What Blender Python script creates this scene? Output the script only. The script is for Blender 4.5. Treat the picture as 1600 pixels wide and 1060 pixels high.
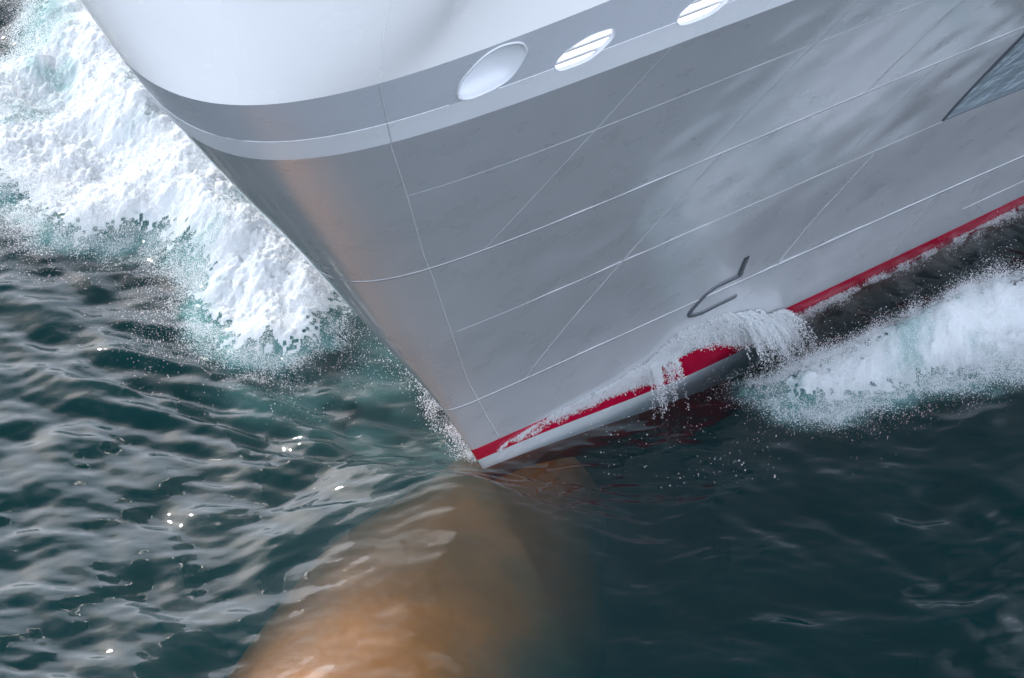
import bpy, bmesh, math, random
import numpy as np
from mathutils import Vector, Matrix

for o in list(bpy.data.objects):
    bpy.data.objects.remove(o, do_unlink=True)
scene = bpy.context.scene
COL = scene.collection
RNG = np.random.default_rng(11)

# ---------------------------------------------------------------- camera
cam = bpy.data.cameras.new('camera')
cam.sensor_width = 36.0
cam.lens = 180.0
cam.clip_start = 0.5
cam.clip_end = 6000.0
cam_ob = bpy.data.objects.new('camera', cam)
cam_ob.location = (0.675, -99.023, 67.848)
cam_ob.rotation_euler = (math.radians(90 - 33), 0, 0)
COL.objects.link(cam_ob)
scene.camera = cam_ob

# ---------------------------------------------------------------- sky and sun
SUN_EL = math.radians(31)
SUN_AZ = math.radians(-32)          # from +Y towards +X
world = bpy.data.worlds.new('World')
scene.world = world
world.use_nodes = True
wn = world.node_tree
sky = wn.nodes.new('ShaderNodeTexSky')
sky.sky_type = 'NISHITA'
sky.sun_disc = False
sky.sun_elevation = SUN_EL
sky.sun_rotation = SUN_AZ
sky.air_density = 1.0
sky.dust_density = 3.0
sky.ozone_density = 3.0
# thin broken cloud over the whole sky
wtc = wn.nodes.new('ShaderNodeTexCoord')
wno = wn.nodes.new('ShaderNodeTexNoise'); wno.inputs['Scale'].default_value = 2.6
wno.inputs['Detail'].default_value = 6; wno.inputs['Roughness'].default_value = 0.55
wn.links.new(wtc.outputs['Generated'], wno.inputs['Vector'])
wsp = wn.nodes.new('ShaderNodeSeparateXYZ')
wn.links.new(wtc.outputs['Generated'], wsp.inputs[0])
wad = wn.nodes.new('ShaderNodeMath'); wad.operation = 'MULTIPLY_ADD'     # cloud thins overhead, ragged edge
wad.inputs[1].default_value = -0.9
wn.links.new(wno.outputs['Fac'], wad.inputs[0]); wn.links.new(wsp.outputs['Z'], wad.inputs[2])
wmr = wn.nodes.new('ShaderNodeMapRange'); wmr.interpolation_type = 'SMOOTHSTEP'
wmr.inputs[1].default_value = 0.08; wmr.inputs[2].default_value = 0.44
wmr.inputs[3].default_value = 1.0; wmr.inputs[4].default_value = 0.12
wn.links.new(wad.outputs[0], wmr.inputs[0])
wcl = wn.nodes.new('ShaderNodeMix'); wcl.data_type = 'RGBA'; wcl.blend_type = 'ADD'
wcl.inputs[7].default_value = (20.6, 22.4, 26.4, 1)
wn.links.new(wmr.outputs[0], wcl.inputs[0]); wn.links.new(sky.outputs[0], wcl.inputs[6])
wn.links.new(wcl.outputs[2], wn.nodes['Background'].inputs[0])
wn.nodes['Background'].inputs[1].default_value = 0.07

sun = bpy.data.lights.new('sun', 'SUN')
sun.energy = 2.8
sun.angle = math.radians(2.2)
sun.color = (1.0, 0.97, 0.93)
sun_ob = bpy.data.objects.new('sun', sun)
sdir = Vector((math.sin(SUN_AZ) * math.cos(SUN_EL), math.cos(SUN_AZ) * math.cos(SUN_EL), math.sin(SUN_EL)))
sun_ob.rotation_euler = sdir.to_track_quat('Z', 'Y').to_euler()
sun_ob.location = sdir * 200
COL.objects.link(sun_ob)

vs = scene.view_settings
vs.view_transform = 'Standard'
vs.look = 'None'
vs.exposure = 0.60
vs.gamma = 1.0
vs.use_curve_mapping = False
scene.render.engine = 'CYCLES'
scene.cycles.use_denoising = True
scene.cycles.use_adaptive_sampling = False
scene.cycles.max_bounces = 10
scene.cycles.transparent_max_bounces = 24
scene.cycles.volume_bounces = 0
scene.cycles.caustics_reflective = False
scene.cycles.caustics_refractive = False

# ---------------------------------------------------------------- helpers
def tag(o, label=None, cat=None, kind=None, group=None):
    if label: o['label'] = label
    if cat: o['category'] = cat
    if kind: o['kind'] = kind
    if group: o['group'] = group
    return o

def mesh_np(name, verts, faces, mat=None, parent=None, smooth=True):
    me = bpy.data.meshes.new(name)
    verts = np.ascontiguousarray(verts, dtype=np.float32)
    if isinstance(faces, np.ndarray):
        k = faces.shape[1]; n = len(faces)
        me.vertices.add(len(verts)); me.vertices.foreach_set('co', verts.ravel())
        me.loops.add(n * k); me.loops.foreach_set('vertex_index', faces.astype(np.int32).ravel())
        me.polygons.add(n)
        me.polygons.foreach_set('loop_start', np.arange(0, n * k, k, dtype=np.int32))
        me.polygons.foreach_set('loop_total', np.full(n, k, dtype=np.int32))
        me.update(calc_edges=True); me.validate()
    else:
        me.from_pydata([tuple(map(float, v)) for v in verts], [], faces)
    if smooth:
        me.polygons.foreach_set('use_smooth', np.ones(len(me.polygons), dtype=bool))
    if mat: me.materials.append(mat)
    o = bpy.data.objects.new(name, me)
    COL.objects.link(o)
    if parent: o.parent = parent
    return o

def grid_faces(nu, nv):
    i = np.arange(nu * nv).reshape(nu, nv)
    return np.stack([i[:-1, :-1], i[1:, :-1], i[1:, 1:], i[:-1, 1:]], -1).reshape(-1, 4)

def smoothstep(x, a, b):
    t = np.clip((x - a) / (b - a), 0, 1)
    return t * t * (3 - 2 * t)

_tab = np.random.default_rng(5).random((256, 256))
def vnoise(x, y):
    xi = np.floor(x).astype(int); yi = np.floor(y).astype(int)
    fx = x - xi; fy = y - yi
    fx = fx*fx*fx*(fx*(fx*6-15)+10); fy = fy*fy*fy*(fy*(fy*6-15)+10)
    a = _tab[xi & 255, yi & 255]; b = _tab[(xi+1) & 255, yi & 255]
    c = _tab[xi & 255, (yi+1) & 255]; d = _tab[(xi+1) & 255, (yi+1) & 255]
    return (a*(1-fx)+b*fx)*(1-fy) + (c*(1-fx)+d*fx)*fy
def fbm(x, y, octv=5, gain=0.5, lac=2.03):
    s = 0; a = 1; n = 0
    for k in range(octv):
        ca, sa = math.cos(k*1.1), math.sin(k*1.1)
        s = s + a * vnoise(x*ca - y*sa + 17.3*k, x*sa + y*ca + 9.1*k); n += a
        a *= gain; x = x*lac; y = y*lac
    return s / n

# ---------------------------------------------------------------- materials
def new_mat(name):
    m = bpy.data.materials.new(name); m.use_nodes = True
    nt = m.node_tree
    return m, nt, nt.nodes['Principled BSDF']

def paint(name, col, rough=0.3, var=0.06, bump=0.02, coat=0.0, scale=0.9, streak=0.0):
    """ship paint: faint tone variation, roughness variation and orange peel"""
    m, nt, b = new_mat(name)
    N = nt.nodes; Lk = nt.links
    tc = N.new('ShaderNodeTexCoord')
    n1 = N.new('ShaderNodeTexNoise'); n1.inputs['Scale'].default_value = scale
    n1.inputs['Detail'].default_value = 2; n1.inputs['Roughness'].default_value = 0.5
    Lk.new(tc.outputs['Object'], n1.inputs['Vector'])
    mr = N.new('ShaderNodeMapRange')
    mr.inputs[1].default_value = 0.3; mr.inputs[2].default_value = 0.7
    mr.inputs[3].default_value = 1 - var; mr.inputs[4].default_value = 1 + var
    Lk.new(n1.outputs['Fac'], mr.inputs[0])
    mul = N.new('ShaderNodeMix'); mul.data_type = 'RGBA'; mul.blend_type = 'MULTIPLY'
    mul.inputs[0].default_value = 1.0
    mul.inputs[6].default_value = (*col, 1)
    Lk.new(mr.outputs[0], mul.inputs[7])
    colsock = mul.outputs[2]
    if streak:
        mp = N.new('ShaderNodeMapping'); mp.inputs['Scale'].default_value = (2.2, 2.2, 0.09)
        Lk.new(tc.outputs['Object'], mp.inputs[0])
        n3 = N.new('ShaderNodeTexNoise'); n3.inputs['Scale'].default_value = 3.0
        n3.inputs['Detail'].default_value = 5
        Lk.new(mp.outputs[0], n3.inputs['Vector'])
        m3 = N.new('ShaderNodeMapRange'); m3.inputs[1].default_value = 0.35; m3.inputs[2].default_value = 0.75
        m3.inputs[3].default_value = 1 + streak * 0.4; m3.inputs[4].default_value = 1 - streak
        Lk.new(n3.outputs['Fac'], m3.inputs[0])
        mu2 = N.new('ShaderNodeMix'); mu2.data_type = 'RGBA'; mu2.blend_type = 'MULTIPLY'; mu2.inputs[0].default_value = 1
        Lk.new(colsock, mu2.inputs[6]); Lk.new(m3.outputs[0], mu2.inputs[7]); colsock = mu2.outputs[2]
    Lk.new(colsock, b.inputs['Base Color'])
    r = N.new('ShaderNodeMapRange'); r.inputs[1].default_value = 0.25; r.inputs[2].default_value = 0.75
    r.inputs[3].default_value = rough * 0.8; r.inputs[4].default_value = rough * 1.2
    Lk.new(n1.outputs['Fac'], r.inputs[0]); Lk.new(r.outputs[0], b.inputs['Roughness'])
    n2 = N.new('ShaderNodeTexNoise'); n2.inputs['Scale'].default_value = 3.0; n2.inputs['Detail'].default_value = 1
    Lk.new(tc.outputs['Object'], n2.inputs['Vector'])
    bp = N.new('ShaderNodeBump'); bp.inputs['Strength'].default_value = 1.0
    bp.inputs['Distance'].default_value = bump
    Lk.new(n2.outputs['Fac'], bp.inputs['Height']); Lk.new(bp.outputs[0], b.inputs['Normal'])
    b.inputs['Coat Weight'].default_value = coat
    b.inputs['Coat Roughness'].default_value = 0.10
    b.inputs['Coat IOR'].default_value = 1.55
    return m

M_GREY = paint('grey_hull_paint', (0.42, 0.435, 0.455), 0.30, 0.03, 0.002, coat=1.0, streak=0.0)
M_SEAM = paint('seam_paint', (0.43, 0.445, 0.465), 0.35, 0.03, 0.001)
M_UPPER = paint('pale_grey_paint', (0.45, 0.475, 0.515), 0.3, 0.02, 0.001)
M_BAND = paint('light_grey_band_paint', (0.64, 0.66, 0.69), 0.3, 0.02, 0.001)
M_WHITE = paint('white_paint', (0.90, 0.90, 0.90), 0.25, 0.01, 0.001, coat=0.4)
M_RED = paint('red_boot_paint', (0.40, 0.004, 0.035), 0.2, 0.12, 0.01)
M_PALE = paint('pale_waterline_paint', (0.52, 0.56, 0.58), 0.25, 0.06, 0.01)
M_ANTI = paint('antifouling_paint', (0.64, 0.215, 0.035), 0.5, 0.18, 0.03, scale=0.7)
M_ANTI_SHADE = paint('antifouling_painted_shade', (0.15, 0.04, 0.022), 0.5, 0.2, 0.01, scale=0.7)  # same antifouling as the bulb, with the hull's shade painted into the colour
M_DARK = paint('dark_grey_paint', (0.07, 0.08, 0.095), 0.35, 0.1, 0.004)
M_DECK = paint('deck_paint', (0.62, 0.60, 0.55), 0.6, 0.05, 0.004)
M_RAIL = paint('varnished_rail', (0.70, 0.64, 0.48), 0.35, 0.1, 0.004)
M_STEEL, _nt, _b = new_mat('polished_steel')
_b.inputs['Base Color'].default_value = (0.34, 0.42, 0.47, 1)
_b.inputs['Metallic'].default_value = 0.25
_b.inputs['Roughness'].default_value = 0.07
_nz = _nt.nodes.new('ShaderNodeTexNoise'); _nz.inputs['Scale'].default_value = 1.6; _nz.inputs['Detail'].default_value = 4
_bp = _nt.nodes.new('ShaderNodeBump'); _bp.inputs['Distance'].default_value = 0.06
_tc = _nt.nodes.new('ShaderNodeTexCoord')
_nt.links.new(_tc.outputs['Object'], _nz.inputs['Vector'])
_nt.links.new(_nz.outputs['Fac'], _bp.inputs['Height']); _nt.links.new(_bp.outputs[0], _b.inputs['Normal'])

def water_mat():
    m, nt, b = new_mat('sea_water')
    N = nt.nodes; Lk = nt.links
    N.remove(b)
    out = N['Material Output']
    geo = N.new('ShaderNodeNewGeometry')
    tc = N.new('ShaderNodeTexCoord')
    mp = N.new('ShaderNodeMapping'); mp.inputs['Scale'].default_value = (1.0, 1.6, 1.0)
    Lk.new(tc.outputs['Object'], mp.inputs[0])
    n1 = N.new('ShaderNodeTexNoise'); n1.inputs['Scale'].default_value = 1.5
    n1.inputs['Detail'].default_value = 2.0; n1.inputs['Roughness'].default_value = 0.4
    Lk.new(mp.outputs[0], n1.inputs['Vector'])
    bp = N.new('ShaderNodeBump'); bp.inputs['Distance'].default_value = 0.03
    Lk.new(n1.outputs['Fac'], bp.inputs['Height'])
    fr = N.new('ShaderNodeFresnel'); fr.inputs['IOR'].default_value = 1.375
    Lk.new(bp.outputs[0], fr.inputs['Normal'])
    sub = N.new('ShaderNodeMath'); sub.operation = 'SUBTRACT'; sub.inputs[0].default_value = 1
    Lk.new(geo.outputs['Backfacing'], sub.inputs[1])
    mul = N.new('ShaderNodeMath'); mul.operation = 'MULTIPLY'
    Lk.new(fr.outputs[0], mul.inputs[0]); Lk.new(sub.outputs[0], mul.inputs[1])
    gl = N.new('ShaderNodeBsdfGlossy'); gl.inputs['Roughness'].default_value = 0.045
    Lk.new(bp.outputs[0], gl.inputs['Normal'])
    tr = N.new('ShaderNodeBsdfTransparent'); tr.inputs[0].default_value = (0.97, 0.985, 0.985, 1)
    mx = N.new('ShaderNodeMixShader')
    Lk.new(mul.outputs[0], mx.inputs[0]); Lk.new(tr.outputs[0], mx.inputs[1]); Lk.new(gl.outputs[0], mx.inputs[2])
    Lk.new(mx.outputs[0], out.inputs['Surface'])
    ab = N.new('ShaderNodeVolumeAbsorption')
    ab.inputs['Color'].default_value = (0.595, 0.645, 0.665, 1); ab.inputs['Density'].default_value = 1.2
    sc_ = N.new('ShaderNodeVolumeScatter')
    sc_.inputs['Color'].default_value = (0.0, 0.86, 0.86, 1); sc_.inputs['Density'].default_value = 0.036
    ad = N.new('ShaderNodeAddShader')
    Lk.new(ab.outputs[0], ad.inputs[0]); Lk.new(sc_.outputs[0], ad.inputs[1])
    Lk.new(ad.outputs[0], out.inputs['Volume'])
    return m
M_WATER = water_mat()

def foam_mat(name, teal=0.0, trans=0.25):
    m, nt, b = new_mat(name)
    N = nt.nodes; Lk = nt.links
    out = N['Material Output']
    df = N.new('ShaderNodeBsdfDiffuse'); df.inputs[0].default_value = (0.72, 0.74, 0.75, 1)
    tl = N.new('ShaderNodeBsdfTranslucent'); tl.inputs[0].default_value = (0.68, 0.75, 0.75, 1)
    if teal:
        at = N.new('ShaderNodeAttribute'); at.attribute_name = 'aer'
        mc = N.new('ShaderNodeMix'); mc.data_type = 'RGBA'
        mc.inputs[6].default_value = (0.72, 0.74, 0.75, 1); mc.inputs[7].default_value = (0.22, 0.37, 0.36, 1)
        Lk.new(at.outputs['Fac'], mc.inputs[0]); Lk.new(mc.outputs[2], df.inputs[0])
    mx = N.new('ShaderNodeMixShader'); mx.inputs[0].default_value = trans
    Lk.new(df.outputs[0], mx.inputs[1]); Lk.new(tl.outputs[0], mx.inputs[2])
    Lk.new(mx.outputs[0], out.inputs['Surface'])
    N.remove(b)
    return m
M_FOAM = foam_mat('foam', teal=1.0)
M_DROP = foam_mat('spray_droplets', trans=0.5)
for nd in M_DROP.node_tree.nodes:
    if nd.type in ('BSDF_DIFFUSE', 'BSDF_TRANSLUCENT'): nd.inputs[0].default_value = (0.78, 0.80, 0.81, 1)


def aerated_mat():
    m, nt, b = new_mat('aerated_water')
    N = nt.nodes; Lk = nt.links; out = N['Material Output']; N.remove(b)
    at = N.new('ShaderNodeAttribute'); at.attribute_name = 'bubbles'
    df = N.new('ShaderNodeBsdfDiffuse'); df.inputs[0].default_value = (0.17, 0.36, 0.34, 1)
    tr = N.new('ShaderNodeBsdfTransparent')
    mx = N.new('ShaderNodeMixShader')
    Lk.new(at.outputs['Fac'], mx.inputs[0]); Lk.new(tr.outputs[0], mx.inputs[1]); Lk.new(df.outputs[0], mx.inputs[2])
    Lk.new(mx.outputs[0], out.inputs['Surface'])
    return m
M_AER = aerated_mat()

# ---- hull form: plan curve at every height -------------------------------
PHI = 1.21514609
#       z       stem    nose r  slope   curvature
LEVELS = np.array([
    [-9.0,  -1.2,  0.30, 0.36, 0.0040],
    [-4.0,  -1.6,  0.10, 0.50, 0.0030],
    [-1.5,  -1.05, 0.03, 0.58, 0.0024],
    [0.0,    0.08, 0.02, 0.60, 0.0020],
    [0.9543, 0.7978, 0.03, 0.606, 0.0018],
    [3.0948, 2.4187, 0.14, 0.5698, -0.0012],
    [6.7943, 5.5892, 0.49, 0.559, -0.0014],
    [10.1068, 8.3559, 0.993, 0.5402, -0.0023],
    [13.5987, 11.3815, 1.569, 0.4796, -0.0055],
    [15.9547, 13.3586, 1.992, 0.4284, -0.0079],
    [16.6829, 13.9154, 2.1024, 0.35, -0.0101],
    [18.1674, 15.0923, 2.2553, 0.2219, -0.0101],
    [20.91, 15.66, 5.05, 0.2219, -0.0101]])
Z_BAND0, Z_BAND1, Z_KNUCKLE, Z_TOP = 15.9547, 16.6829, 18.1674, 20.91

def _pchip(xk, yk, x):
    h = np.diff(xk); d = np.diff(yk) / h
    m = np.zeros(len(xk)); m[0] = d[0]; m[-1] = d[-1]
    for i in range(1, len(xk) - 1):
        if d[i-1] * d[i] > 0:
            w1 = 2*h[i] + h[i-1]; w2 = h[i] + 2*h[i-1]
            m[i] = (w1 + w2) / (w1/d[i-1] + w2/d[i])
    i = np.clip(np.searchsorted(xk, x) - 1, 0, len(xk) - 2)
    t = (x - xk[i]) / h[i]
    return ((1+2*t)*(1-t)**2*yk[i] + t*(1-t)**2*h[i]*m[i]
            + t*t*(3-2*t)*yk[i+1] + t*t*(t-1)*h[i]*m[i+1])

def level(z):
    z = np.asarray(z, float)
    out = []
    for c in range(1, 5):
        lo = _pchip(LEVELS[:10, 0], LEVELS[:10, c], np.clip(z, -9, Z_BAND0))
        hi = np.interp(z, LEVELS[9:, 0], LEVELS[9:, c])
        out.append(np.where(z <= Z_BAND0, lo, hi))
    return out

D0 = 24.0
def half_breadth(d, z):
    """distance from the centre plane, d metres aft of the stem at height z"""
    s, r, t, k = level(z)
    d = np.maximum(d, 0.0)
    dc = np.minimum(d, D0)
    q = np.sqrt((t*dc)**2 + 2*r*dc + 1e-12)
    y = q - k*dc*dc
    q0 = np.sqrt((t*D0)**2 + 2*r*D0)
    slope = np.clip((t*t*D0 + r) / q0 - 2*k*D0, 0.02, 0.6)
    y = y + slope * 9.0 * (1 - np.exp(-np.maximum(d - D0, 0) / 9.0))
    # bulwark: rounder at the nose, nearly upright along the side
    f = np.clip((z - Z_KNUCKLE) / (Z_TOP - Z_KNUCKLE), 0, 1)
    x = d - s
    d1 = np.clip(x + 15.0923, 0, D0)
    y1 = np.sqrt((0.2219*d1)**2 + 2*2.2553*d1) + 0.0101*d1*d1
    lim = y1 + f * (0.40 + 1.35 * np.exp(-np.clip(x + 13.3, -4, 40) / 2.4))
    kk = 0.8 * f + 1e-6
    hh = np.clip(0.5 + 0.5 * (lim - y) / kk, 0, 1)
    ysm = lim * (1 - hh) + y * hh - kk * hh * (1 - hh)
    tw = np.clip((x + 14.4) / 2.2, 0, 1); tw = tw*tw*(3 - 2*tw)
    y = np.where(f > 0, y*(1 - tw) + ysm*tw, y)
    return np.where(y > 10.4, 10.4 + 2.3 * (1 - np.exp(-(y - 10.4) / 2.3)), y)   # parallel body

def hull_local(x, z, side=-1.0):
    """local ship coordinates (x aft of the waterline stem, starboard is -y)"""
    x = np.asarray(x, float); z = np.asarray(z, float)
    s = level(z)[0]
    return np.stack(np.broadcast_arrays(x, side * half_breadth(x + s, z), z), -1)

# ================================================================ THE SEA
cP, sP = math.cos(PHI), math.sin(PHI)
def to_local(X, Y):
    return X * cP + Y * sP, -X * sP + Y * cP

_wr = np.random.default_rng(21)
WAVES = []
for i in range(70):
    lam = float(np.exp(_wr.uniform(math.log(0.42), math.log(3.6))))
    ang = _wr.normal(math.radians(78), math.radians(42))
    WAVES.append((2*math.pi/lam, ang, _wr.uniform(0, 6.283), 0.0047 * lam ** 1.05))

def ambient(X, Y):
    h = np.zeros_like(X)
    wx = X + 0.25 * np.sin(Y * 0.9 + 1.0); wy = Y + 0.25 * np.sin(X * 0.8)
    for k, a, p, A in WAVES:
        h += A * np.sin(k * (wx * math.cos(a) + wy * math.sin(a)) + p)
    return h

def sea_height(X, Y):
    xl, yl = to_local(X, Y)
    hb = half_breadth(xl + 0.08, np.zeros_like(xl))
    off = np.abs(yl) - hb
    star = yl < 0
    far = np.exp(-(np.maximum(np.hypot(X, Y - 6) - 22, 0) / 25) ** 2)
    calm = 1.0 - 0.25 * smoothstep(X - 0.15 * Y, -1.5, 3.0)
    h = ambient(X, Y) * calm * far
    # --- starboard: water climbs the side, falls away, then a breaking crest
    ramp = smoothstep(xl, 4.6, 7.6)
    o = np.maximum(off, 0)
    hs = 0.62 * ramp * np.exp(-(o / 0.75) ** 2)
    oc = 3.0 + 0.16 * (xl - 6)
    hs += 1.0 * ramp * np.exp(-((o - oc) / np.where(o < oc, 1.0, 0.75)) ** 2)
    hs += -0.22 * smoothstep(xl, 0.5, 3) * (1 - smoothstep(xl, 5, 7.5)) * np.exp(-(o / 1.6) ** 2)
    rip = np.sin(2*math.pi*(xl*0.95 + off*0.35 + 0.3*np.sin(off*3))/0.34) * 0.008
    rip += np.sin(2*math.pi*(xl*0.9 - off*0.25 + 0.2*np.sin(off*4+xl))/0.23) * 0.004
    hs += rip * ramp * np.exp(-((o - 1.0) / 0.9) ** 2) * (0.4 + fbm(xl*1.3, off*2.0, 3))
    # --- port: the shoulder under the thrown bow wave
    op = 4.2 + 0.42 * (xl - 4)
    hp = 1.15 * smoothstep(xl, 0.3, 6.0) * np.exp(-((o - op) / np.where(o < op, 2.6, 1.7)) ** 2)
    # ridges running ahead of the breaker
    u = (X + 9.2) * 0.63 + (Y - 4.6) * 0.78
    v = -(X + 9.2) * 0.78 + (Y - 4.6) * 0.63
    env = np.exp(-((u - 0.2) / 2.6) ** 2) * smoothstep(-v, -1.5, 1.5) * (1 - smoothstep(-v, 6.0, 9.0))
    hp += env * (0.13 * np.sin(2*math.pi*(u + 0.5*np.sin(v*0.5))/1.9 + 0.4) + 0.05*np.sin(2*math.pi*(u*1.1 + 0.35*v)/0.85))
    hp += env * 0.12
    w = smoothstep(yl, -0.25, 0.25)
    h += hs * (1 - w) + hp * w
    # water piled up over the bulb ahead of the stem
    fx = xl + 2.3
    md = np.exp(-(fx / np.where(fx < 0, 4.8, 1.4)) ** 2 - (yl / 3.6) ** 2)
    h = h * (1 - 0.45 * md) + 1.0 * md
    wv = np.exp(-((xl + 1.0) / 2.6) ** 2 - ((yl + 0.6) / 4.5) ** 2) * smoothstep(-(yl + xl), -6, 0)
    h += wv * (0.030 * np.sin(2*math.pi*(Y*0.95 + 0.25*np.sin(X*1.1 + 0.5*Y) + 0.1*X)/0.72) + 0.016*np.sin(2*math.pi*(Y - 0.22*X + 0.2*np.sin(X*2.1))/0.41))
    h += 0.035 * np.sin(2*math.pi*(xl + 0.12*yl*yl*0.3)/0.95) * np.exp(-((xl + 1.6) / 1.8) ** 2 - (yl / 3.0) ** 2)
    return h

def axis_lines(a, b, step, far, n):
    core = np.arange(a, b + step * 0.5, step)
    g = np.geomspace(step * 2, far, n)
    return np.concatenate([(a - g)[::-1], core, b + g])

gx = axis_lines(-15.5, 17.0, 0.052, 1600, 34)
gy = axis_lines(-12.0, 25.0, 0.055, 1600, 34)
GX, GY = np.meshgrid(gx, gy, indexing='ij')
GZ = sea_height(GX, GY)
nx, ny = len(gx), len(gy)
top = np.stack([GX, GY, GZ], -1).reshape(-1, 3)
tf = grid_faces(nx, ny)
idx = np.arange(nx * ny).reshape(nx, ny)
rim = np.concatenate([idx[:-1, 0], idx[-1, :-1], idx[1:, -1][::-1], idx[0, 1:][::-1]])
low = top[rim].copy(); low[:, 2] = -28.0
base = len(top)
li = base + np.arange(len(rim))
side = np.stack([rim, li, np.roll(li, -1), np.roll(rim, -1)], -1)
cen = np.array([[0, 0, -28.0]])
verts = np.concatenate([top, low, cen])
fan = np.stack([np.roll(li, -1), li, np.full(len(rim), len(verts) - 1), np.full(len(rim), len(verts) - 1)], -1)
me = bpy.data.meshes.new('sea')
q = np.concatenate([tf, side]); t3 = fan[:, :3]
nl = len(q) * 4 + len(t3) * 3
me.vertices.add(len(verts)); me.vertices.foreach_set('co', verts.astype(np.float32).ravel())
me.loops.add(nl); me.loops.foreach_set('vertex_index', np.concatenate([q.ravel(), t3.ravel()]).astype(np.int32))
me.polygons.add(len(q) + len(t3))
ls = np.concatenate([np.arange(len(q)) * 4, len(q) * 4 + np.arange(len(t3)) * 3])
lt = np.concatenate([np.full(len(q), 4), np.full(len(t3), 3)])
me.polygons.foreach_set('loop_start', ls.astype(np.int32)); me.polygons.foreach_set('loop_total', lt.astype(np.int32))
sm = np.zeros(len(q) + len(t3), dtype=bool); sm[:len(tf)] = True
me.polygons.foreach_set('use_smooth', sm)
me.update(calc_edges=True)
me.materials.append(M_WATER)
sea = bpy.data.objects.new('sea', me); COL.objects.link(sea)
tag(sea, kind='structure', label='dark teal sea around the bow of the ship')

M_BED = paint('seabed_sand', (0.05, 0.06, 0.06), 0.9, 0.2, 0.05)
bed = mesh_np('seabed', np.array([[-1700, -1700, -28.4], [1700, -1700, -28.4], [1700, 1700, -28.4], [-1700, 1700, -28.4]]), [(0, 1, 2, 3)], M_BED)
tag(bed, kind='structure', label='dark seabed far below the water')

# ================================================================ THE SHIP
ship = bpy.data.objects.new('ship', None)
ship.rotation_euler = (0, 0, PHI)
COL.objects.link(ship)
tag(ship, 'grey ship with white bulwark and red waterline stripe cutting through the water', 'ship')

DS = np.concatenate([np.linspace(0, 1, 34)[:-1] ** 2, np.arange(1.0, 27.0, 0.12), np.arange(27.5, 70, 2.5)])
_cell = np.random.default_rng(8).random((400, 400))
def dents(x, z):
    """plating pulled slightly in between frames and longitudinals"""
    fs, ls_ = 1.72, 1.5
    z2 = z + 0.10 * x
    i = np.floor((x + 60) / fs).astype(int) % 400; j = np.floor((z2 + 30) / ls_).astype(int) % 400
    A = 0.006 + 0.022 * _cell[i, j]
    d = A * np.sin(math.pi * (x + 60) / fs) ** 2 * (0.25 + 0.75 * np.sin(math.pi * (z2 + 30) / ls_) ** 2)
    big = 0.05 * (fbm(x * 0.35 + 40, z * 0.35 + 40, 3) - 0.5)
    return d * smoothstep(x, -7.5, -1.0) + big * 0.25

def hull_strip(name, zlo, zhi, nz, mat, dent=False, thick=0.0):
    """closed or open shell strip of the hull running round the stem"""
    D = np.concatenate([-DS[::-1], DS[1:]])           # negative = port
    ad = np.abs(D)
    lo = zlo(ad) if callable(zlo) else np.full_like(ad, zlo)
    hi = zhi(ad) if callable(zhi) else np.full_like(ad, zhi)
    v = np.linspace(0, 1, nz + 1)
    Z = lo[:, None] + (hi - lo)[:, None] * v[None]
    A = np.broadcast_to(ad[:, None], Z.shape)
    s = level(Z)[0]
    x = A - s
    y = half_breadth(A, Z)
    if dent:
        f = smoothstep(A, 1.5, 4.0) * smoothstep(Z, 1.05, 1.8) * (1 - smoothstep(Z, Z_BAND0 - 1.2, Z_BAND0 - .1))
        y = y - dents(x, Z) * f
    Y = np.where(D[:, None] < 0, y, -y)               # starboard is -y
    P = np.stack([x, Y, Z], -1)
    nu, nv = Z.shape
    F = grid_faces(nu, nv)
    if not thick:
        return mesh_np(name, P.reshape(-1, 3), F, mat, ship)
    Q = P.copy()                                      # inner skin, moved in towards the centre plane and aft
    Ai = np.maximum(A - thick, 0)
    yi = np.maximum(y - thick, 0.0)
    Q[..., 1] = np.where(D[:, None] < 0, yi, -yi)
    Q[..., 0] = x + thick * np.exp(-A / 1.5)
    n = nu * nv
    V = np.concatenate([P.reshape(-1, 3), Q.reshape(-1, 3)])
    i = np.arange(n).reshape(nu, nv)
    E = []
    for a, b in ((i[:-1, 0], i[1:, 0]), (i[1:, -1], i[:-1, -1]), (i[0, 1:], i[0, :-1]), (i[-1, :-1], i[-1, 1:])):
        E.append(np.stack([b, a, a + n, b + n], -1))
    o = mesh_np(name, V, np.concatenate([F, F[:, ::-1] + n] + E), mat, ship)
    o.data.set_sharp_from_angle(angle=math.radians(35))
    return o

Z_RED = 0.9543
red_lo = lambda d: 0.42 - 0.50 * smoothstep(d, 0.3, 6.0) + 0.3 * smoothstep(d, 7.6, 10.0)
pale_lo = lambda d: np.minimum(-0.05 - 1.25 * smoothstep(d, -0.5, 7.0) + 1.55 * smoothstep(d, 6.8, 9.5), red_lo(d) - 0.03)
hull_strip('hull_side', Z_RED, Z_BAND0, 150, M_GREY, dent=True)
hull_strip('boot_stripe', red_lo, Z_RED, 4, M_RED)
hull_strip('waterline_strip', pale_lo, red_lo, 5, M_PALE)
hull_strip('underwater_hull', -9.0, pale_lo, 30, M_ANTI_SHADE)
band = hull_strip('rubbing_band', Z_BAND0, Z_BAND1, 3, M_BAND, thick=0.05)
strake = hull_strip('upper_strake', Z_BAND1, Z_KNUCKLE, 6, M_UPPER, thick=0.05)
hull_strip('bulwark', Z_KNUCKLE, Z_TOP, 24, M_WHITE, thick=0.07)

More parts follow.
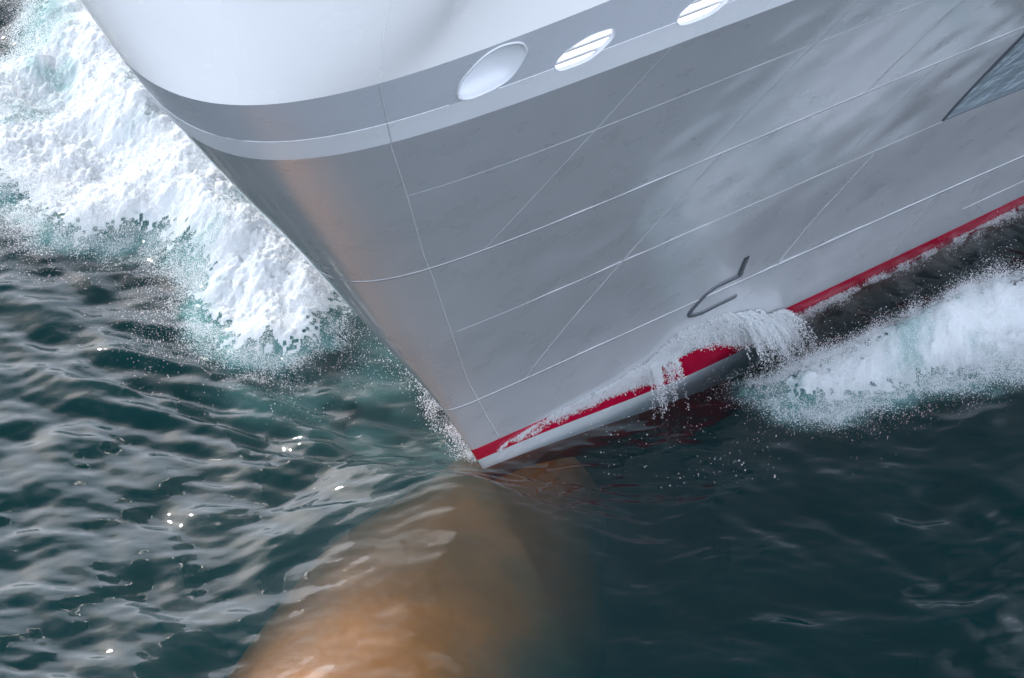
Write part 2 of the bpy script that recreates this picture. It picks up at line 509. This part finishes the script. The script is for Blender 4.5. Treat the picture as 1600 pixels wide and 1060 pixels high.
def surf(x, z, side=-1.0):
    """point and outward normal on the hull"""
    p = hull_local(x, z, side)
    e = 0.02
    px = hull_local(x + e, z, side) - hull_local(x - e, z, side)
    pz = hull_local(x, z + e, side) - hull_local(x, z - e, side)
    n = np.cross(px, pz) if side < 0 else np.cross(pz, px)
    n = n / np.linalg.norm(n, axis=-1, keepdims=True)
    return p, n

def bead(name, P, N, w, h, mat, parent=ship, tilt=0.0):
    """raised weld bead or ledge along a line on the plating; tilt pushes its ridge to one edge"""
    T = np.gradient(P, axis=0); T /= np.linalg.norm(T, axis=1, keepdims=True) + 1e-9
    B = np.cross(T, N)
    rows = [P + B * (-w/2) - N * 0.012, P + B * (-w/2) + N * h * 0.25, P + B * (w * tilt) + N * h, P + B * (w/2) + N * h * 0.25, P + B * (w/2) - N * 0.012]
    V = np.stack(rows, 1)
    return mesh_np(name, V.reshape(-1, 3), grid_faces(len(P), 5)[:, ::-1], mat, parent, smooth=False)

def level_bead(z, w, h, xmin=None, xmax=24.0, dz=0.0, mat=None, tilt=0.0):
    s = float(level(z)[0])
    d = DS[DS < xmax + s]
    if xmin is None:
        D = np.concatenate([-d[::-1], d[1:]])
    else:
        D = np.linspace(xmin + s, xmax + s, 160)
    P = []; N = []
    for dd in D:
        sd = 1.0 if dd < 0 else -1.0
        p, n = surf(max(abs(dd), 0.03) - s, z + dz * abs(dd), sd)
        if abs(dd) < 0.03: p = np.array([-s, 0, z]); n = np.array([-0.8, 0, -0.5])
        P.append(p); N.append(n)
    return bead('weld_seam', np.array(P), np.array(N), w, h, mat or M_SEAM, tilt=tilt)

level_bead(13.5987, 0.026, 0.004, xmin=-10.1)
level_bead(10.1068, 0.08, 0.009, tilt=-0.2)
level_bead(6.7943, 0.026, 0.005, xmin=-4.6)
level_bead(3.0948, 0.08, 0.010, tilt=-0.2)
level_bead(Z_BAND1, 0.035, 0.009, xmax=-11.14, mat=M_BAND)
level_bead(Z_BAND1, 0.03, 0.009, xmin=-10.28, xmax=-9.14, mat=M_BAND)
level_bead(Z_BAND1, 0.03, 0.009, xmin=-8.14, xmax=-6.50, mat=M_BAND)
level_bead(Z_BAND1, 0.03, 0.009, xmin=-5.45, mat=M_BAND)
level_bead(1.75, 0.04, 0.007, xmin=12.2)

def path_bead(name, pts, w, h, mat, n=60, closed=False, tilt=0.0):
    pts = np.array(pts, float)
    t = np.concatenate([[0], np.cumsum(np.hypot(*np.diff(pts, axis=0).T))])
    tt = np.linspace(0, t[-1], n)
    p, nn = surf(np.interp(tt, t, pts[:, 0]), np.interp(tt, t, pts[:, 1]))
    return bead(name, p, nn, w, h, mat, tilt=tilt)

# raked seam behind the rolled stem plate, and the frame seams
path_bead('weld_seam', [(-14.307, 20.727), (-13.985, 19.651), (-13.288, 18.19)], 0.03, 0.007, M_WHITE, 40)
path_bead('weld_seam', [(-13.27, 18.14), (-11.823, 15.95)], 0.035, 0.008, M_UPPER, 30)
path_bead('weld_seam', [(-11.82, 15.9), (-10.148, 13.745), (-7.838, 10.769), (-6.864, 9.566), (-4.649, 6.713), (-2.591, 4.074), (-1.882, 3.216), (-0.204, 1.072)], 0.04, 0.005, M_SEAM, 120)
for x0, za, zb in ((-6.2, 10.16, 15.9), (-1.15, 10.16, 15.9), (-0.6, 3.1, 10.05), (3.0, 10.16, 15.9), (6.1, 3.1, 6.75), (4.9, 6.85, 10.05), (10.5, 1.0, 3.0)):
    path_bead('frame_seam', [(x0, za), (x0, zb)], 0.06, 0.003, M_GREY, 60)

# ---- bulb symbol welded on the side
MARK = [(4.532, 4.188), (4.80, 3.55), (4.872, 3.43), (4.70, 3.418), (4.527, 3.414), (4.26, 3.401), (4.085, 3.299), (4.007, 3.088), (3.935, 2.843), (3.95, 2.70), (4.01, 2.60), (4.163, 2.546), (4.409, 2.494), (4.872, 2.533), (5.297, 2.548)]
def flat_mark(name, pts, w, h, mat):
    pts = np.array(pts, float)
    t = np.concatenate([[0], np.cumsum(np.hypot(*np.diff(pts, axis=0).T))])
    tt = np.linspace(0, t[-1], 90)
    p, n = surf(np.interp(tt, t, pts[:, 0]), np.interp(tt, t, pts[:, 1]))
    T = np.gradient(p, axis=0); T /= np.linalg.norm(T, axis=1, keepdims=True)
    B = np.cross(T, n)
    V = np.stack([p + B*(-w/2) - n*0.01, p + B*(-w/2) + n*h, p + B*(w/2) + n*h, p + B*(w/2) - n*0.01], 1)
    F = grid_faces(len(p), 4)[:, ::-1]
    return mesh_np(name, V.reshape(-1, 3), F, mat, ship, smooth=False)
flat_mark('bulb_symbol', MARK, 0.125, 0.03, M_DARK)

# ---- openings for the mooring lines
HOLES = [
    [(-11.123, 16.848), (-11.30, 17.2), (-11.336, 17.472), (-11.207, 17.903), (-10.918, 18.045), (-10.488, 17.93), (-10.225, 17.666), (-10.137, 17.448), (-10.143, 16.962), (-10.335, 16.771), (-10.584, 16.702), (-10.859, 16.695)],
    [(-9.154, 16.758), (-9.153, 16.969), (-8.964, 17.159), (-8.635, 17.285), (-8.203, 17.252), (-8.054, 17.111), (-8.014, 16.942), (-8.112, 16.744), (-8.287, 16.544), (-8.567, 16.491), (-8.904, 16.519), (-9.066, 16.623)],
    [(-6.519, 16.734), (-6.489, 16.928), (-6.264, 17.102), (-5.905, 17.217), (-5.462, 17.186), (-5.326, 17.055), (-5.307, 16.898), (-5.434, 16.714), (-5.622, 16.517), (-5.917, 16.467), (-6.27, 16.498), (-6.436, 16.602)]]
def smooth_loop(pts, n=48):
    p = np.array(pts, float); m = len(p)
    out = []
    for k in range(n):
        u = k * m / n; i = int(u); f = u - i
        a, b, c, d = p[(i-1) % m], p[i % m], p[(i+1) % m], p[(i+2) % m]
        out.append(0.5*((2*b) + (c-a)*f + (2*a-5*b+4*c-d)*f*f + (3*b-a-3*c+d)*f**3))
    return np.array(out)

def cutter(loop):
    p, n = surf(loop[:, 0], loop[:, 1])
    nm = n.mean(0); nm /= np.linalg.norm(nm)
    m = len(loop)
    V = np.concatenate([p + nm*0.5, p - nm*0.5])
    F = [tuple(range(m)), tuple(range(2*m-1, m-1, -1))]
    for i in range(m):
        j = (i+1) % m
        F.append((j, i, m+i, m+j))
    o = mesh_np('cutter', V, F, None, ship, smooth=False)
    bm = bmesh.new(); bm.from_mesh(o.data); bmesh.ops.recalc_face_normals(bm, faces=bm.faces); bm.to_mesh(o.data); bm.free()
    return o
loops = [smooth_loop(h) for h in HOLES]
cuts = [cutter(l) for l in loops]
for tgt in (band, strake):
    bm = bmesh.new(); bm.from_mesh(tgt.data)
    bmesh.ops.remove_doubles(bm, verts=bm.verts, dist=1e-5)
    bmesh.ops.recalc_face_normals(bm, faces=bm.faces)
    bm.to_mesh(tgt.data); bm.free()
    for c in cuts:
        md = tgt.modifiers.new('cut', 'BOOLEAN'); md.operation = 'DIFFERENCE'; md.solver = 'EXACT'; md.object = c
bpy.context.view_layer.update()
dg = bpy.context.evaluated_depsgraph_get()
for tgt in (band, strake):
    ev = bpy.data.meshes.new_from_object(tgt.evaluated_get(dg))
    tgt.modifiers.clear(); tgt.data = ev
for c in cuts:
    bpy.data.objects.remove(c, do_unlink=True)
for tgt in (band, strake):
    me_ = tgt.data
    me_.polygons.foreach_set('use_smooth', np.ones(len(me_.polygons), dtype=bool))
    me_.set_sharp_from_angle(angle=math.radians(25))

def ring(name, loop, w, out, inn, mat, parent):
    """rounded lip round an opening"""
    p, n = surf(loop[:, 0], loop[:, 1])
    c = p.mean(0); r = p - c
    rad = r / np.linalg.norm(r, axis=1, keepdims=True)
    prof = [(-0.012, -inn), (-0.012, 0.0), (0.0, out), (w*0.6, out), (w, out*0.4), (w, -0.02)]
    V = np.stack([p + rad*a + n*b for a, b in prof], 1)
    V = np.concatenate([V, V[:1]])
    return mesh_np(name, V.reshape(-1, 3), grid_faces(len(V), len(prof)), mat, parent)

# hooded pocket: lip and a rounded bowl behind it
lip = ring('fairlead', loops[0], 0.045, 0.022, 0.06, M_BAND, ship)
tag(lip, 'hooded oval fairlead with a pale rounded pocket')
p, n = surf(loops[0][:, 0], loops[0][:, 1]); nm = n.mean(0); nm /= np.linalg.norm(nm); c0 = p.mean(0)
rows = []
for f in np.linspace(0, 1, 12):
    a = f * math.pi / 2
    rows.append(c0 + (p - c0) * math.cos(a) * 0.99 - nm * 0.42 * math.sin(a) - np.array([0, 0, 0.0]))
V = np.stack(rows, 1); V = np.concatenate([V, V[:1]])
mesh_np('pocket_bowl', V.reshape(-1, 3), grid_faces(len(V), 12)[:, ::-1], M_BAND, lip)
# louvred openings with white slats
for k in (1, 2):
    l = loops[k]
    fr = ring('mooring_opening', l, 0.02, 0.008, 0.08, M_BAND, ship)
    tag(fr, 'bright oval opening with white slats')
    xm = (l[:, 0].min() + l[:, 0].max()) / 2
    x0, x1 = l[:, 0].min() - 0.12, l[:, 0].max() + 0.12
    for zc in (16.50, 16.78, 17.06):
        xs = np.linspace(x0, x1, 12)
        pa, na = surf(xs, np.full_like(xs, zc)); 
        hor = na.copy(); hor[:, 2] = 0; hor /= np.linalg.norm(hor, axis=1, keepdims=True)
        up = np.array([0, 0, 1.0])
        o0 = pa - hor*0.10 - up*0.02; i0 = pa - hor*0.50 + up*0.09
        V = np.stack([o0, i0, i0 - up*0.03, o0 - up*0.07, o0], 1)
        mesh_np('slat', V.reshape(-1, 3), grid_faces(12, 5), M_WHITE, fr, smooth=False)

# ---- anchor pocket: a polished triangular plate let into the side
def tri_plate(corners, depth, n, name, mat, parent):
    A, B, Cc = [np.array(c) for c in corners]
    V = []; idx_ = {}; F = []
    for i in range(n + 1):
        for j in range(n + 1 - i):
            q_ = A + (B - A) * i / n + (Cc - A) * j / n
            p_, n_ = surf(q_[0], q_[1]); idx_[(i, j)] = len(V)
            V.append(p_ + n_ * (0.012 + depth * (i / n)))
    for i in range(n):
        for j in range(n - i):
            F.append((idx_[(i, j)], idx_[(i+1, j)], idx_[(i, j+1)]))
            if i + j < n - 1:
                F.append((idx_[(i+1, j)], idx_[(i+1, j+1)], idx_[(i, j+1)]))
    return mesh_np(name, np.array(V), F, mat, parent, smooth=True)
TRI = [(7.762, 6.868), (7.40, 10.05), (11.5, 6.70)]
ap = tri_plate(TRI, 0.0, 14, 'anchor_pocket', M_STEEL, ship)
tag(ap, 'polished triangular anchor pocket plate')
e1 = path_bead('pocket_edge', [TRI[0], TRI[1]], 0.09, 0.05, M_DARK, 30); e1.parent = ap
e2 = path_bead('pocket_edge', [TRI[0], TRI[2]], 0.04, 0.03, M_DARK, 30); e2.parent = ap

# ---- bulbous bow under water
def bulb():
    n, m = 40, 36
    V = []
    for i in range(n + 1):
        t = i / n
        x = 3.0 - t * 19.5                             # runs forward from under the stem
        f = (1 - max(0, (t - 0.62) / 0.38) ** 2.4) ** 0.5 if t < 1 else 0.0
        f = max(f, 0.001)
        ry = 3.75 * f * (0.55 + 0.45 * smoothstep(np.array(t), 0.0, 0.28))
        rz = 2.5 * f
        zc = -3.40 + 0.50 * min(t / 0.46, 1.0)
        for j in range(m):
            a = 2 * math.pi * j / m
            V.append((x, ry * math.sin(a), zc + rz * math.cos(a)))
    V.append((-16.5, 0, -2.93))
    F = []
    for i in range(n):
        for j in range(m):
            k = (j + 1) % m
            F.append((i*m+j, i*m+k, (i+1)*m+k, (i+1)*m+j))
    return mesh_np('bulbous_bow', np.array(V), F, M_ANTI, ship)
bulb()

# ---- deck and rail
dk = DS
zD = 16.25
sD = float(level(zD)[0])
yD = np.maximum(half_breadth(dk, np.full_like(dk, zD)) - 0.06, 0)
V = np.concatenate([np.stack([dk - sD + 0.05, yD, np.full_like(dk, zD)], -1), np.stack([dk - sD + 0.05, -yD, np.full_like(dk, zD)], -1)])
m_ = len(dk); i_ = np.arange(m_ - 1)
mesh_np('deck', V, np.stack([i_, i_ + m_, i_ + m_ + 1, i_ + 1], -1), M_DECK, ship)
sT = float(level(Z_TOP)[0])
D = np.concatenate([-DS[::-1], DS[1:]]); ad = np.abs(D)
yo = half_breadth(ad, np.full_like(ad, Z_TOP)); sg = np.where(D < 0, 1.0, -1.0)
rows = []
for dy, dz in ((0.05, 0.0), (0.05, 0.07), (-0.14, 0.07), (-0.14, 0.0), (0.05, 0.0)):
    rows.append(np.stack([ad - sT - dy * np.exp(-ad / 1.0), sg * np.maximum(yo + dy, 0), np.full_like(ad, Z_TOP + 0.003 + dz)], -1))
V = np.stack(rows, 1)
mesh_np('bulwark_rail', V.reshape(-1, 3), grid_faces(len(D), 5)[:, ::-1], M_RAIL, ship, smooth=False)

# ================================================================ FOAM AND SPRAY
def poly_sdf(X, Y, poly):
    """signed distance, positive inside"""
    P = np.array(poly, float); Q = np.roll(P, -1, 0)
    d = np.full(X.shape, 1e9); ins = np.zeros(X.shape, bool)
    for (ax, ay), (bx, by) in zip(P, Q):
        ex, ey = bx - ax, by - ay
        t = np.clip(((X - ax)*ex + (Y - ay)*ey) / (ex*ex + ey*ey + 1e-12), 0, 1)
        d = np.minimum(d, np.hypot(X - ax - t*ex, Y - ay - t*ey))
        c = ((ay > Y) != (by > Y)) & (X < (bx - ax) * (Y - ay) / (by - ay + 1e-12) + ax)
        ins ^= c
    return np.where(ins, d, -d)

PORT = [(-15.5, 23.5), (-11.5, 24.5), (-7.0, 20.0), (-3.0, 13.0), (-2.4, 8.6), (-3.2, 6.2), (-3.8, 4.7), (-4.9, 4.0), (-6.5, 4.9), (-7.3, 6.6),
        (-7.2, 7.8), (-8.1, 9.6), (-10.0, 9.9), (-11.2, 10.2), (-11.8, 11.4), (-12.6, 12.9), (-15.0, 15.0)]
PORT_GAP = [(-14.5, 18.0), (-12.4, 19.0), (-12.0, 21.5), (-14.5, 23.0)]
STAR = [(6.4, 3.5), (7.5, 3.85), (8.8, 4.1), (10.45, 5.3), (12.15, 6.7), (13.9, 7.6), (16.9, 9.8), (17.0, 6.0), (13.1, 4.0), (11.5, 3.5), (10.0, 2.9), (8.4, 2.1), (7.1, 2.3)]

def foam_mask(X, Y, which):
    if which == 'port':
        d = poly_sdf(X, Y, PORT)
        g = poly_sdf(X, Y, PORT_GAP)
        d = np.minimum(d, -g)
    else:
        d = poly_sdf(X, Y, STAR)
    return d

def foam_relief(X, Y, which):
    a = fbm(X*0.55 + 3, Y*0.55 + 8, 4)
    b = fbm(X*1.7, Y*1.7, 5, 0.55)
    c = np.abs(fbm(X*3.2 + 31, Y*3.2, 5, 0.62) - 0.5) * 2
    e = np.abs(fbm(X*11 + 5, Y*11, 4, 0.65) - 0.5) * 2
    k = 1.0 if which == 'port' else 1.15
    return k * (0.95*(a - 0.45) + 0.42*(b - 0.5) + 0.19*c + 0.075*e)

def foam_sheet(which, x0, x1, y0, y1, st):
    xs = np.arange(x0, x1, st); ys = np.arange(y0, y1, st)
    X, Y = np.meshgrid(xs, ys, indexing='ij')
    d = foam_mask(X, Y, which)
    n = fbm(X*0.9, Y*0.9, 6, 0.62); n2 = fbm(X*4 + 9, Y*4, 5, 0.65); n3 = fbm(X*11 + 2, Y*11 + 4, 3, 0.7)
    cover = smoothstep(d, -0.5, 1.6) * 1.35 + (n - 0.5)*1.5 + (n2 - 0.5)*1.3 + (n3 - 0.5)*1.5 - 0.42 + 0.55 * smoothstep(d, 0.3, 1.0) - 3.0 * smoothstep(-d, 0.15, 0.6)
    edge = smoothstep(d, -0.2, 1.2)
    Z = sea_height(X, Y) + 0.02 + edge * (0.12 + foam_relief(X, Y, which)) * (1.0 if which == 'port' else 0.85)
    Z = np.maximum(Z, sea_height(X, Y) + 0.008 + 0.02 * n2)
    ok = cover > 0.0
    F = grid_faces(len(xs), len(ys))
    keep = ok.ravel()[F].all(1)
    F = F[keep]
    used = np.zeros(X.size, bool); used[F.ravel()] = True
    remap = np.cumsum(used) - 1
    V = np.stack([X, Y, Z], -1).reshape(-1, 3)[used]
    aer = np.clip((0.47 - fbm(X*0.7 + 50, Y*0.7 + 20, 5, 0.6)) * 5 + (0.5 - n2) * 0.9, 0, 1)
    aer = np.maximum(aer * 0.8, np.clip(0.5 - cover * 1.2, 0, 0.6))
    o = mesh_np('foam', V, remap[F], M_FOAM)
    at = o.data.attributes.new('aer', 'FLOAT', 'POINT')
    at.data.foreach_set('value', aer.ravel()[used].astype(np.float32))
    return o

fp = foam_sheet('port', -15.6, -0.5, 2.0, 25.0, 0.042)
tag(fp, 'broad white churned foam on the sunlit side left of the bow', 'foam', kind='stuff')
fs_ = foam_sheet('star', 5.2, 17.0, 1.0, 11.0, 0.042)
tag(fs_, 'shaded white breaking bow wave along the red stripe at right', 'foam', kind='stuff')

# bubbles carried under the surface on the port side of the stem
AER = [(0.1, 0.6), (-1.2, -0.4), (-3.2, 0.2), (-5.2, 1.8), (-6.6, 3.6), (-6.4, 5.6), (-3.0, 8.0), (-0.8, 6.0)]
xs = np.arange(-15.5, 17.0, 0.1); ys = np.arange(-2.0, 25.0, 0.1)
X, Y = np.meshgrid(xs, ys, indexing='ij')
nA = fbm(X*0.5 + 11, Y*0.5, 4, 0.55)
bub = smoothstep(poly_sdf(X, Y, AER), -1.0, 1.6) * np.clip(0.2 + 1.5 * (nA - 0.3), 0, 1) * 0.55
under = np.maximum(foam_mask(X, Y, 'port'), foam_mask(X, Y, 'star')) + 0.8 * (fbm(X*1.3, Y*1.3, 4, 0.6) - 0.5)
bub = np.maximum(bub, smoothstep(under, -0.55, 0.35) * 0.92)
Z = sea_height(X, Y) - 0.10 - 0.15 * fbm(X*0.8, Y*0.8, 3)
ae = mesh_np('aerated_water', np.stack([X, Y, Z], -1).reshape(-1, 3), grid_faces(len(xs), len(ys))[(bub > 0.004).ravel()[grid_faces(len(xs), len(ys))].any(1)], M_AER)
at = ae.data.attributes.new('bubbles', 'FLOAT', 'POINT'); at.data.foreach_set('value', bub.ravel().astype(np.float32))
tag(ae, 'pale green aerated water under the foam on both sides of the bow', 'water', kind='stuff')

def points_object(name, P, rad, mat):
    me = bpy.data.meshes.new(name)
    P = np.ascontiguousarray(P, dtype=np.float32)
    me.vertices.add(len(P)); me.vertices.foreach_set('co', P.ravel())
    a = me.attributes.new('drop_radius', 'FLOAT', 'POINT')
    a.data.foreach_set('value', np.ascontiguousarray(rad, dtype=np.float32))
    me.materials.append(mat)
    o = bpy.data.objects.new(name, me); COL.objects.link(o)
    ng = bpy.data.node_groups.new(name + '_drops', 'GeometryNodeTree')
    ng.interface.new_socket('Geometry', in_out='INPUT', socket_type='NodeSocketGeometry')
    ng.interface.new_socket('Geometry', in_out='OUTPUT', socket_type='NodeSocketGeometry')
    gi = ng.nodes.new('NodeGroupInput'); go = ng.nodes.new('NodeGroupOutput')
    mp = ng.nodes.new('GeometryNodeMeshToPoints')
    na = ng.nodes.new('GeometryNodeInputNamedAttribute'); na.data_type = 'FLOAT'
    na.inputs['Name'].default_value = 'drop_radius'
    smn = ng.nodes.new('GeometryNodeSetMaterial'); smn.inputs['Material'].default_value = mat
    ng.links.new(gi.outputs[0], mp.inputs['Mesh'])
    ng.links.new(na.outputs['Attribute'], mp.inputs['Radius'])
    ng.links.new(mp.outputs[0], smn.inputs[0]); ng.links.new(smn.outputs[0], go.inputs[0])
    md = o.modifiers.new('drops', 'NODES'); md.node_group = ng
    return o

def cloud(which, n, box, reach, up):
    """droplets thrown up over and ahead of the foam, thinning outwards"""
    X = RNG.uniform(box[0], box[1], n); Y = RNG.uniform(box[2], box[3], n)
    d = foam_mask(X, Y, which)
    nn = fbm(X*1.1 + 7, Y*1.1, 5, 0.6); n2 = fbm(X*5, Y*5, 4, 0.6)
    dens = np.exp(-np.maximum(-d, 0) / reach) * (1 + 1.2 * np.exp(-(d / 0.5) ** 2)) * np.clip(0.15 + 2.4*(nn - 0.38) + 1.2*(n2 - 0.5), 0.02, 1)
    keep = RNG.random(n) < dens * (1 - 0.5 * smoothstep(d, 0.5, 1.6))
    X, Y, d = X[keep], Y[keep], d[keep]
    base = sea_height(X, Y) + smoothstep(d, -0.2, 1.2) * (0.12 + foam_relief(X, Y, which))
    base = np.maximum(base, sea_height(X, Y))
    amp = up * (0.15 + smoothstep(d, -1.0, 1.0)) * (0.3 + fbm(X*0.8 + 70, Y*0.8, 3))
    Z = base + RNG.exponential(1.0, len(X)) * 0.22 * amp
    r = np.clip(RNG.lognormal(math.log(0.0042), 0.5, len(X)), 0.002, 0.012)
    return np.stack([X, Y, Z], -1), r

P1, r1 = cloud('port', 2300000, (-15.6, -0.8, 1.5, 24.5), 0.45, 1.0)
sp = points_object('spray', P1, r1, M_DROP)
tag(sp, 'fine white spray flying over the foam left of the bow', 'spray', kind='stuff')
P2, r2 = cloud('star', 1250000, (5.0, 17.0, 0.8, 11.0), 0.25, 0.9)
# the sheet of water peeling off the side, then tearing into falling strands
def hull_world(x, z, off):
    p, n = surf(x, z)
    q_ = p + n * np.asarray(off)[..., None]
    return np.stack([q_[..., 0]*cP - q_[..., 1]*sP, q_[..., 0]*sP + q_[..., 1]*cP, q_[..., 2]], -1)
def lick(n, top, bot, thick, thin):
    top = np.array(top); bot = np.array(bot)
    u = RNG.beta(1.8, 1.0, n); v = RNG.random(n)
    it = np.linspace(0, 1, len(top)); ib = np.linspace(0, 1, len(bot))
    x = np.interp(u, it, top[:, 0])*v + np.interp(u, ib, bot[:, 0])*(1-v)
    z = np.interp(u, it, top[:, 1])*v + np.interp(u, ib, bot[:, 1])*(1-v)
    z = z + 0.05 * (fbm(x*3, z*2, 3) - 0.5) + RNG.normal(0, 0.02, n)
    tex = 0.55 * fbm(u*7, v*24 + 3*u, 4, 0.6) + 0.45 * fbm(x*4 + z*3, z*6 - x*1.5, 5, 0.65)
    keep = tex > thin - 0.16*u + 0.10*np.abs(v - 0.6)
    off = np.abs(RNG.normal(0, thick, n)) * (0.3 + u) + 0.01
    x, z, off = x[keep], z[keep], off[keep]
    return hull_world(x, z, off), np.clip(RNG.lognormal(math.log(0.007), 0.4, len(x)), 0.003, 0.018)
A1 = lick(40000, [(0.02, 0.5), (0.15, 0.72), (1.15, 1.0), (2.26, 1.14), (3.3, 1.43), (3.84, 1.35)],
          [(0.11, 0.4), (0.32, 0.5), (1.5, 0.62), (2.67, 0.66), (3.91, 0.55), (4.3, 0.35)], 0.05, 0.555)
A2 = lick(58000, [(3.2, 1.2), (3.5, 1.5), (3.93, 2.15), (5.24, 2.05), (6.2, 1.5), (6.79, 0.85)],
          [(3.5, 1.05), (3.9, 1.15), (4.84, 1.25), (5.6, 1.0), (6.28, 0.6), (7.3, 0.3)], 0.12, 0.485)
# falling strands
SP, SR = [], []
for k in range(330):
    big = k < 295
    a = RNG.uniform(5.7, 7.3) if big else RNG.uniform(3.5, 4.2)
    z0 = (np.interp(a, [4.6, 5.3, 6.9], [2.0, 1.95, 1.0]) if big else 1.3) + RNG.normal(0, 0.06)
    vo = RNG.uniform(0.5, 2.4) if big else RNG.uniform(0.2, 0.8)
    va = RNG.uniform(-0.2, 1.2); vz = RNG.uniform(-0.3, 0.9)
    m = int(RNG.integers(60, 240))
    t = np.sort(RNG.random(m)) * RNG.uniform(0.25, 0.62)
    p0 = hull_world(np.array([a]), np.array([z0]), np.array([0.05]))[0]
    out = np.array([sP*0.9, -cP*0.9, 0]); aft = np.array([cP, sP, 0])
    P = p0 + np.outer(t, out*vo + aft*va + np.array([0, 0, vz])) + np.outer(t*t, [0, 0, -4.9])
    P += RNG.normal(0, 1, P.shape) * (0.008 + 0.05 * t)[:, None]
    SP.append(P); SR.append(np.clip(RNG.lognormal(math.log(0.0075), 0.45, m), 0.003, 0.02))
SP = np.concatenate(SP); SR = np.concatenate(SR)
k_ = SP[:, 2] > sea_height(SP[:, 0], SP[:, 1]) - 0.02
A3 = (SP[k_], SR[k_])
# scattered single drops over the dark water off the stem
n = 900
X = RNG.normal(4.6, 2.3, n); Y = RNG.normal(0.9, 1.1, n)
xl, yl = to_local(X, Y)
k_ = (np.abs(yl) > half_breadth(xl, np.zeros_like(xl)) + 0.1) & (fbm(X*1.2, Y*1.2, 4) > 0.52)
X, Y = X[k_], Y[k_]
A4 = (np.stack([X, Y, sea_height(X, Y) + RNG.exponential(0.18, len(X))], -1), np.clip(RNG.lognormal(math.log(0.0065), 0.5, len(X)), 0.003, 0.018))
# wash running along the side where the water climbs the plating
n = 26000
xw = RNG.uniform(6.8, 17.0, n)
tx = fbm(xw*1.6, np.full(n, 3.3), 4, 0.6)
zw = 0.50 + 0.10 * (tx - 0.5) + np.abs(RNG.normal(0, 0.05, n)) * (0.3 + tx)
ow = 0.02 + np.abs(RNG.normal(0, 0.10, n))
k_ = fbm(xw*2.5 - ow*3, ow*9 + zw*6, 5, 0.65) > 0.52
zw = np.maximum(zw - ow*0.7, 0.3)
A5 = (hull_world(xw[k_], zw[k_], ow[k_]), np.clip(RNG.lognormal(math.log(0.005), 0.4, int(k_.sum())), 0.002, 0.011))
o2 = points_object('spray', np.concatenate([P2, A1[0], A2[0], A3[0], A4[0], A5[0]]), np.concatenate([r2, A1[1], A2[1], A3[1], A4[1], A5[1]]), M_DROP)
tag(o2, 'splash and droplets peeling off the red stripe and breaking wave at right', 'spray', kind='stuff')
# drops running up the port edge of the stem
n = 70000
u = RNG.random(n) ** 0.75
xl = u * 5.5 - 0.1; off = np.abs(RNG.normal(0, 0.25 + 0.55 * u))
off = off + RNG.exponential(0.25, n) * u
zz = RNG.exponential(0.22 + 0.5 * u, n)
yl = half_breadth(xl + level(np.minimum(zz, 4.0))[0], np.minimum(zz, 4.0)) + off + 0.05
X = xl*cP - yl*sP; Y = xl*sP + yl*cP
k_ = RNG.random(n) < np.clip(0.1 + 2.2*(fbm(xl*2, off*2 + zz, 4) - 0.42), 0.03, 1)
X, Y, zz = X[k_], Y[k_], zz[k_]
o3 = points_object('spray', np.stack([X, Y, sea_height(X, Y) + zz], -1), np.clip(RNG.lognormal(math.log(0.0055), 0.45, len(X)), 0.0025, 0.016), M_DROP)
tag(o3, 'scattered droplets hanging along the left edge of the stem', 'spray', kind='stuff')
